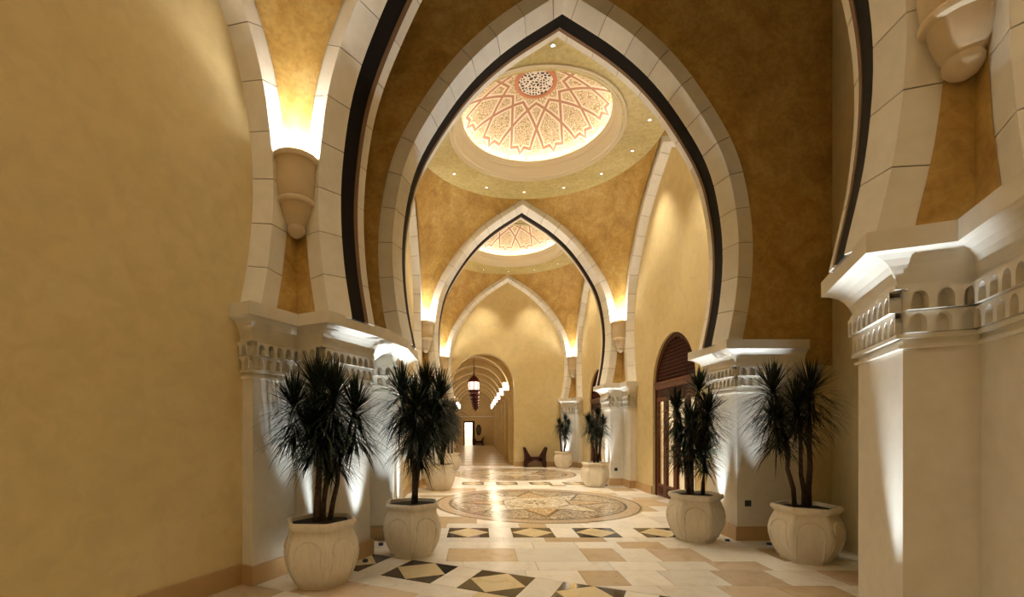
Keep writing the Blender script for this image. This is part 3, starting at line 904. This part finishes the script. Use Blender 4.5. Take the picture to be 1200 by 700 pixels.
# hanging lanterns
def lantern():
    o = empty('hanging_lantern')
    mb = MB(); mb.tube([(0,0,1.02),(0,0,2.1)], .012, 5); mb.obj('chain', 'bronze', o)
    mb = MB(); mb.lathe([(.03,1.06),(.05,1.0),(.04,.96),(.10,.92),(.17,.85),(.24,.76),(.27,.70),(.27,.66)], 8); mb.obj('cap', 'bronze', o)
    mb = MB(); mb.lathe([(.23,.66),(.25,.55),(.25,.42),(.22,.30)], 8); mb.obj('glass_body', 'lantern_glass', o)
    for k in range(8):
        a = R(45*k); mb = MB(); mb.tube([(.24*math.cos(a),.24*math.sin(a),.67),(.265*math.cos(a),.265*math.sin(a),.5),(.23*math.cos(a),.23*math.sin(a),.29)], .016, 4); mb.obj('rib', 'bronze', o)
    mb = MB(); mb.lathe([(.27,.31),(.27,.27),(.20,.22),(.22,.18),(.22,.12),(.14,.06),(.06,.0),(.03,-.08),(.001,-.12)], 8, cap1=False); mb.obj('base', 'bronze', o)
    return o
lan = lantern(); ly = [22.6, 25.9, 29.2, 32.5, 35.8, 39.1]
LLAB = ['largest dark bronze lantern with pinkish glass hanging at the corridor entrance', 'dark bronze lantern, second from the corridor entrance', 'dark bronze lantern, third from the corridor entrance',
        'dark bronze lantern, fourth from the corridor entrance', 'dark bronze lantern, fifth from the corridor entrance', 'dark bronze lantern hanging deepest in the corridor']
for i, y in enumerate(ly):
    o = lan if i == 0 else copy_tree(lan)
    o.location = (CX, y, 3.22); o.scale = (1.12, 1.12, 1.12)
    tag(o, LLAB[i], 'lantern', 'lanterns hanging along the corridor')
# room beyond the doorway
mb = MB(); mb.box(-4.2, .4, CY1+2.6, CY1+2.7, 0, 3); mb.box(-4.3,-4.2,CY1+.2,CY1+2.7,0,3); mb.box(.4,.5,CY1+.2,CY1+2.7,0,3); mb.box(-4.3,.5,CY1+.2,CY1+2.7,3,3.1)
struct(mb.obj('wall_far_room', 'white_wall'), 'bright white room beyond the far doorway', 'wall')
mb = MB(); mb.box(-4.2,.4,CY1+.05,CY1+2.6,-.012,0); o = mb.obj('far_room_floor_tiles', 'marble_cream', floor); o['kind'] = 'stuff'
light('far_room_light', 'POINT', (-2.3, CY1+1.3, 2.7), 190, (1,.96,.9), None, shadow_soft_size=.15)
mb = MB(); mb.box(dx0-.06,dx0+.05,CY1-.04,CY1+.22,0,2.32); mb.box(dx1-.05,dx1+.08,CY1-.04,CY1+.22,0,2.32); mb.box(dx0-.06,dx1+.08,CY1-.04,CY1+.22,2.2,2.36)
o = mb.obj('door_3', 'wood_dark'); struct(o, 'dark framed open doorway at the far end of the corridor', 'door')
mb = MB(); mb.box(dx1-.16,dx1-.05,CY1+.25,CY1+1.0,.02,2.2); mb.obj('open_leaf', 'wood_dark', o)
# oval mirror and bench at the corridor end, tall carved cabinet
mb = MB(); mb.lathe([(.25,.0),(.25,.05),(.19,.06),(.17,.03)], 28)
mo = empty('wall_mirror', Matrix.Translation((-1.22, CY1-.01, 1.5)) @ Matrix.Rotation(R(90), 4, 'X') @ Matrix.Diagonal((1, 2.1, 1, 1)))
tag(mo, 'dark framed oval mirror on the wall at the corridor end', 'mirror')
mb.obj('frame', 'wood_dark', mo, 40); mb = MB(); mb.lathe([(.18,.035),(.001,.035)], 28); mb.obj('mirror_glass', 'mirror', mo)

def bench(M, label, group):
    o = empty('carved_bench', M); tag(o, label, 'bench', group)
    mb = MB(); mb.box(-.33,.33,-.2,.2,.34,.44); mb.box(-.30,.30,-.21,-.18,.28,.37); mb.box(-.30,.30,.18,.21,.28,.37); mb.obj('seat', 'wood_dark', o)
    for sx in (-1, 1):
        mb = MB()
        prof = [(.36,0),(.47,0),(.465,.2),(.44,.36),(.45,.55),(.51,.82),(.43,.85),(.32,.64),(.22,.48),(.16,.40),(.16,.30),(.26,.24),(.34,.13)]
        P = [(sx*x, z) for x, z in prof]
        if sx < 0: P = P[::-1]
        n = len(P)
        for y0, y1 in ((-.21,-.15),(.15,.21)):
            mb.add([(x,y0,z) for x,z in P]+[(x,y1,z) for x,z in P], [tuple(range(n)), tuple(range(2*n-1,n-1,-1))]+[(i,n+i,n+(i+1)%n,(i+1)%n) for i in range(n)])
        mb.obj('side_frame', 'wood_dark', o)
        mb = MB(); mb.tube([(sx*.465,-.25,.83),(sx*.465,.25,.83)], .03, 8); mb.obj('arm_roll', 'wood_dark', o)
        mb = MB(); mb.add([(sx*.30,-.16,.44),(sx*.43,-.16,.78),(sx*.43,.16,.78),(sx*.30,.16,.44),(sx*.325,-.16,.43),(sx*.455,-.16,.77),(sx*.455,.16,.77),(sx*.325,.16,.43)],
                          [(0,1,2,3),(4,7,6,5),(0,4,5,1),(1,5,6,2),(2,6,7,3),(3,7,4,0)]); mb.obj('arm_panel', 'wood_dark', o)
    for y in (-.2, .2):
        mb = MB(); pts = [(.40*math.cos(R(180-180*i/10)), y, .02+.27*math.sin(R(180*i/10))) for i in range(11)]
        mb.tube(pts, .028, 6); mb.obj('arched_apron', 'wood_dark', o)
    return o
bench(Matrix.Translation((1.16, YEND+REC-.30, 0)), 'dark carved wooden bench with upswept arms against the yellow end wall', 'carved benches')
bench(Matrix.Translation((-1.22, CY1-.34, 0)), 'dark carved wooden bench below the oval mirror at the corridor end', 'carved benches')
o = empty('carved_cabinet', Matrix.Translation((CX-CW+.33, 30.5, 0))); tag(o, 'tall dark carved wooden cabinet against the corridor wall', 'cabinet')
mb = MB(); mb.box(-.26,.14,-.28,.28,.12,1.35); mb.obj('body', 'wood_dark', o)
for x in (-.22,.10):
    for y in (-.24,.24): mb = MB(); mb.box(x-.03,x+.03,y-.03,y+.03,0,.12); mb.obj('leg', 'wood_dark', o)
mb = MB(); mb.box(-.29,.17,-.31,.31,1.35,1.42); mb.box(-.24,.12,-.22,.22,1.42,1.5); mb.lathe([(.14,1.5),(.10,1.58),(.03,1.63),(.001,1.66)], 10, (-.06,0,0)); mb.obj('crown', 'wood_dark', o)
mb = MB(); mb.box(.14,.16,-.22,.22,.2,.72); mb.obj('door', 'wood_door', o); mb = MB(); mb.box(.14,.16,-.22,.22,.78,1.3); mb.obj('door', 'wood_door', o)

# ------------------------------------------------------------------ arched doors on the right
def arched_door(M, nm, label):
    # local x along the wall, y outwards, frame set inside the recess opening
    y0, y1 = REC+.06, REC+.16
    root = MB()
    out = DC; inn = [(max(0, x-.09) if x > 0 else 0, z-.09*(1 if z > DSP+.05 else 0)) for x, z in DC]; inn[-1] = (0, DAP-.15)
    for sd in (1, -1):
        rr = [[(sd*a[0],y0,a[1]),(sd*b[0],y0,b[1]),(sd*b[0],y1,b[1]),(sd*a[0],y1,a[1])] for a, b in zip([(DHW,0)]+out, [(DHW-.09,0)]+inn)]
        root.loft(rr if sd > 0 else [r[::-1] for r in rr], True, True, True)
    o = root.obj(nm, 'wood_door', None, False, M); struct(o, label, 'door')
    mb = MB(); mb.box(-DHW+.05, DHW-.05, y0-.03, y1, 2.62, 2.76); mb.box(-DHW+.05, DHW-.05, y0-.05, y0, 2.74, 2.79); mb.obj('transom', 'wood_panel', o)
    mb = MB(); mb.box(-DHW+.05,DHW-.05,y0+.02,y1,2.42,2.64); mb.obj('head_rail', 'wood_door', o)
    # lattice in the tympanum
    mb = MB(); st = .085
    def hw_at(z):
        c = [(DHW, 0)]+DC
        for (xa, za), (xb, zb) in zip(c, c[1:]):
            if za <= z <= zb: return xa+(xb-xa)*(z-za)/max(1e-6, zb-za)-.07
        return 0
    z = 2.80
    while z < DAP-.12:
        w = hw_at(z)
        if w > .03: mb.box(-w, w, y0+.03, y0+.06, z-.012, z+.012)
        z += st
    x = -DHW+.1
    while x < DHW-.05:
        zt = 2.78
        while zt < DAP and hw_at(zt) > abs(x): zt += .02
        if zt > 2.82: mb.box(x-.012, x+.012, y0+.025, y0+.055, 2.76, zt)
        x += st
    q = mb.obj('lattice', 'wood_door', o); q['kind'] = 'stuff'
    mb = MB(); c = [(DHW-.06, 2.76)]+[(max(0,x-.05), z) for x, z in DC[1:]]
    poly = [(x, z) for x, z in c]+[(-x, z) for x, z in c[::-1][1:]]
    mb.add([(x, y0+.07, z) for x, z in poly]+[(x, y0+.09, z) for x, z in poly], [tuple(range(len(poly))), tuple(range(2*len(poly)-1, len(poly)-1, -1))]); mb.obj('tympanum_panel', 'wood_dark', o)
    xs = [-DHW+.09, -.56, 0, .56, DHW-.09]
    for a, b in zip(xs, xs[1:]):
        lf = MB()
        lf.box(a+.005, a+.085, y0+.01, y1-.02, .01, 2.42); lf.box(b-.085, b-.005, y0+.01, y1-.02, .01, 2.42)
        lf.box(a+.085, b-.085, y0+.01, y1-.02, .01, .30); lf.box(a+.085, b-.085, y0+.01, y1-.02, 2.32, 2.42)
        l = lf.obj('door_leaf', 'wood_panel', o)
        mb = MB(); mb.box(a+.085, b-.085, y0+.035, y0+.045, .30, 2.32); mb.obj('glass_pane', 'glass', l)
        mb = MB(); mb.box(a+.12, b-.12, y0-.002, y0+.012, .07, .25); mb.obj('bottom_panel', 'wood_door', l)
        if a in (-.56, 0):
            hx = b-.045 if a < 0 else a+.045
            mb = MB(); mb.tube([(hx,y0+.005,1.0),(hx,y0-.05,1.02),(hx,y0-.05,1.28),(hx,y0+.005,1.3)], .012, 6); mb.obj('handle', 'bronze', l)
    # lit vestibule behind
    v = MB(); ya, yb = REC+.26, REC+2.6
    v.box(-2.0,2.0,yb,yb+.1,0,4.2); v.box(-2.1,-2.0,ya,yb,0,4.2); v.box(2.0,2.1,ya,yb,0,4.2); v.box(-2.1,2.1,ya,yb+.1,4.2,4.3); v.box(-2.0,2.0,ya-.2,yb,-.02,0)
    q = v.obj('wall_vestibule', 'white_wall', None, False, M); struct(q, 'white lit room behind the '+label[:40].rsplit(' ',1)[0], 'wall')
    light('vestibule_light', 'POINT', tuple(M @ Vector((0, REC+1.5, 3.4))), P_VEST, (1,.86,.62), None, shadow_soft_size=.15)
arched_door(side_M(B1, -90), 'door_1', 'dark wooden arched door with lattice head behind the potted dracaena of the great arch')
arched_door(side_M(B2, -90), 'door_2', 'dark wooden arched door in the far bay, half hidden by the second arch')

# ------------------------------------------------------------------ wall sockets
def socket(x, y, z, label):
    o = empty('wall_socket', Matrix.Translation((x, y, z))); tag(o, label, 'socket', 'black wall sockets')
    mb = MB(); mb.box(-.045,.045,-.012,0,-.045,.045); mb.obj('plate', 'socket_black', o)
    mb = MB(); mb.box(-.022,.022,-.016,-.012,-.022,.022); mb.obj('insert', 'chrome' if x < 2.62 and y > 9 else 'socket_black', o)
socket(2.72, Y1+.03, .55, 'black wall socket on the pier of the great arch')
socket(2.72, Y1+PITCH+.03, .47, 'small dark wall socket on the pier between the domed bays')

# ------------------------------------------------------------------ potted dracaenas
PPROF = [(.275,.0),(.285,.03),(.33,.10),(.385,.20),(.415,.31),(.418,.38),(.40,.47),(.365,.555),(.345,.595),(.345,.615)]
def hexring(r, z, bev=.05):
    out = []
    for k in range(6):
        a0 = R(60*k); a1 = R(60*(k+1))
        p0 = Vector((r*math.cos(a0), r*math.sin(a0))); p1 = Vector((r*math.cos(a1), r*math.sin(a1)))
        for t in (bev, .5, 1-bev): q = p0+(p1-p0)*t; out.append((q.x, q.y, z))
    return out
mb = MB(); mb.loft([hexring(r, z) for r, z in PPROF], True, True, False); POT = mb.mesh('pot', 'pot_ceramic', 24)
mb = MB(); mb.loft([hexring(r, z, .05) for r, z in ((.34,.605),(.365,.625),(.385,.645),(.392,.665),(.385,.69),(.37,.70),(.345,.695),(.335,.66),(.33,.62))], True); RIM = mb.mesh('rim', 'pot_ceramic', 24)
mb = MB(); mb.loft([hexring(r, z, .05) for r, z in ((.335,.655),(.2,.668),(.01,.672))], True); SOIL = mb.mesh('soil', 'soil')
def rad_at(z):
    for (ra, za), (rb, zb) in zip(PPROF, PPROF[1:]):
        if za <= z <= zb: return ra+(rb-ra)*(z-za)/(zb-za)
    return PPROF[-1][0]
mb = MB(); pts = []
for (u, z) in [(-.135,.06),(-.14,.16),(-.14,.26),(-.14,.36)]+[(-.14*math.cos(R(180*i/10)), .40+.125*math.sin(R(180*i/10))) for i in range(11)]+[(.14,.36),(.14,.26),(.14,.16),(.135,.06)]:
    pts.append((rad_at(z)*math.cos(R(30))+.002, u, z))
mb.tube(pts, .011, 6); ARCHM = mb.mesh('arch_moulding', 'pot_ceramic', True)
def crown_mesh(seed):
    rd = random.Random(seed); mb = MB()
    NH, NS = 190, 200                            # stiff radial head, hanging skirt below it
    for i in range(NH+NS):
        az = rd.uniform(0, 2*math.pi)
        if i < NH:
            t = i/NH
            el = R(86-100*t+rd.uniform(-14, 14)); L = rd.uniform(.34,.50)*(.85+.2*t); w = rd.uniform(.008,.013); sag = rd.uniform(.0,.12)*(.3+1.4*t)
            z = .06-.12*t
        else:
            t = (i-NH)/NS
            el = R(22-45*t+rd.uniform(-22, 22)); L = rd.uniform(.34,.60); w = rd.uniform(.007,.0115); sag = rd.uniform(.10,.36)
            z = -.05-.34*t
        base = Vector((.02*math.cos(az), .02*math.sin(az), z+rd.uniform(-.02,.02)))
        d = Vector((math.cos(az)*math.cos(el), math.sin(az)*math.cos(el), math.sin(el)))
        sidev = Vector((-math.sin(az), math.cos(az), 0))
        p = base.copy(); ns = 5
        pl = []
        for k in range(ns+1):
            f = k/ns; ww = w*(.55+1.0*f if f < .35 else (1.0-((f-.35)/.65)**1.6*.96)*.9)
            pl.append((p-sidev*ww, p+sidev*ww))
            d = (d+Vector((0,0,-1))*sag*(.4+f)).normalized(); p = p+d*(L/ns)
        mb.add([q for pr in pl for q in pr], [(2*k,2*k+1,2*k+3,2*k+2) for k in range(ns)])
    return mb.mesh('leaf_crown', 'leaf')
CROWNS = [crown_mesh(s) for s in (1,2,3)]
def dracaena(loc, rot, crowns, label, scale=1.0, seed=0):
    rd = random.Random(100+seed)
    o = empty('potted_dracaena', Matrix.Translation((loc[0], loc[1], 0))); tag(o, label, 'potted plant', 'potted dracaenas along the hall')
    p = place('pot', POT, o, rotz(rot))
    for k in range(6): place('arch_moulding', ARCHM, p, rotz(60*k+30))
    place('rim', RIM, p); place('soil', SOIL, o, rotz(rot))
    for i, (x, y, z, s) in enumerate(crowns):
        stem = i in (1, 2, 3) if len(crowns) > 5 else i < 3      # the rest branch off a stem higher up
        bx, by = x*.25+rd.uniform(-.05,.05), y*.25+rd.uniform(-.05,.05)
        z0 = .64
        if not stem:
            j = 1 if len(crowns) > 5 else 0
            bx, by, z0 = crowns[j][0]*.55, crowns[j][1]*.55, 1.22
        path = []; rad = []
        for k in range(7):
            f = k/6; w = math.sin(f*math.pi)*.03
            path.append((bx+(x-bx)*f**1.4+w*rd.uniform(-1,1), by+(y-by)*f**1.4+w*rd.uniform(-1,1), z0+(z+.05-z0)*f)); rad.append((.036 if stem else .022)*(1-.45*f)*(1.1 if i == 1 else .85))
        mb = MB(); mb.tube(path, rad, 7); mb.obj('trunk' if stem else 'branch', 'bark', o, True)
        c = place('leaf_crown', CROWNS[(i+seed) % 3], o, Matrix.Translation((x, y, z)) @ rotz(rd.uniform(0,360)) @ Matrix.Scale(s*scale, 4)); c['kind'] = 'stuff'
    return o
CR_A = [(-.27,-.06,1.92,.9),(-.06,.05,2.09,1.0),(.17,-.10,2.00,1.0),(.36,.02,1.86,.95),(.02,-.18,1.76,.95),(-.12,.10,1.68,.85),(.14,.06,1.50,.75)]
CR_B = [(-.14,0,2.12,1.0),(.16,.08,2.16,1.0),(.36,.0,2.08,.95),(.06,-.16,1.95,1.0),(.28,-.1,1.80,.95),(-.06,.1,1.72,.9),(.12,.0,1.48,.75)]
CR_C = [(.06,0,2.24,.85),(-.26,.05,1.98,.82),(.14,-.12,1.92,.85),(-.12,-.1,1.72,.85),(.22,.14,1.62,.72),(.0,.05,1.52,.85),(-.20,.05,1.45,.75),(.12,-.05,1.32,.7)]
CR_D = [(.08,0,2.02,.72),(-.16,.08,1.86,.72),(.20,-.08,1.80,.72),(-.08,-.1,1.66,.75),(.1,.05,1.5,.7)]
CR_F = [(-.43,-.02,2.14,.95),(.10,.05,2.16,.95),(-.18,-.10,1.95,.9),(-.40,-.05,1.76,.85)]
dracaena((-2.99,4.92), 57, CR_A, 'fullest potted dracaena, against the near pier with the niche frieze', seed=0)
dracaena((-2.17,6.05), 38, CR_B, 'potted dracaena between the near pier and the left side of the great arch', seed=1)
dracaena((-2.33,12.35), 5, CR_B, 'potted dracaena on the left before the second arch', .95, seed=2)
dracaena((-2.37,17.9), 20, CR_D, 'potted dracaena on the left beside the corridor opening', seed=3)
dracaena((1.97,6.85), 35, CR_C, 'slender potted dracaena at the right side of the great arch, before the arched door', seed=4)
dracaena((2.06,13.05), 46, CR_D, 'potted dracaena at the right pier between the domed bays', seed=5)
dracaena((2.28,19.05), 10, CR_D, 'potted dracaena in the end corner beyond the second arch, near the bench', .95, seed=6)
dracaena((2.86,5.78), 33, CR_F, 'potted dracaena by the plain wall next to the great arch pier', seed=7)

# ------------------------------------------------------------------ small floor uplights under the imposts
mb = MB(); mb.lathe([(.034,0),(.034,.03),(.028,.03),(.027,.004)], 14); UP_BODY = mb.mesh('housing', 'socket_black', 40)
mb = MB(); mb.lathe([(.028,.005),(.001,.005)], 14); UP_GLOW = mb.mesh('lens', 'uplight_lens')
def uplight(x, y, tx, ty, label, k=1.0, tz=2.85, ang=34):
    o = empty('floor_uplight', Matrix.Translation((x, y, .002))); tag(o, label, 'uplight', 'small floor uplights under the imposts')
    place('housing', UP_BODY, o); place('lens', UP_GLOW, o)
    l = light('uplight_beam', 'SPOT', (0,0,.034), P_FLOOD*k, (.80,.91,1.0), o, spot_size=R(ang), spot_blend=1.0, shadow_soft_size=.02)
    aim(l, (tx-x, ty-y, tz))
def nearp(lat, n): v = M_NEAR @ Vector((lat, n, 0)); return v.x, v.y
uplight(*nearp(-2.34,.10), *nearp(-2.36,.12), 'small floor uplight between the fullest dracaena and the pier reveal')
uplight(*nearp(-2.40,.62), *nearp(-2.38,.66), 'small floor uplight at the middle of the near pier reveal')
uplight(*nearp(-2.68,-.14), *nearp(-2.60,-.14), 'small floor uplight between the fullest dracaena and the pier front')
uplight(*nearp(2.34,.10), *nearp(2.36,.12), 'small floor uplight under the pier beside the plain wall')
uplight(-2.42, 6.70, -2.40, 6.70, 'small floor uplight at the front corner of the great arch left pier')
uplight(-2.42, 7.20, -2.40, 7.20, 'small floor uplight inside the left reveal of the great arch')
uplight(-2.68, 6.48, -2.75, 6.62, 'small floor uplight between near pier and great arch pier', .6)
uplight(2.42, 7.22, 2.40, 7.20, 'small floor uplight inside the right reveal of the great arch')
uplight(2.38, 6.71, 2.42, 6.66, 'small floor uplight at the front corner of the great arch right pier', .8, ang=26)
uplight(2.86, 6.50, 2.74, 6.62, 'small floor uplight behind the dracaena by the plain wall', .8, ang=26)
uplight(2.42, 13.17, 2.42, 13.17, 'small floor uplight at the front corner of the right pier between the bays')
uplight(2.42, 13.65, 2.40, 13.65, 'small floor uplight inside the right reveal of the second arch')
uplight(-2.42, 13.17, -2.42, 13.17, 'small floor uplight at the front corner of the left pier between the bays')
uplight(2.52, 19.60, 2.54, 19.62, 'small floor uplight behind the dracaena in the end corner', .7)
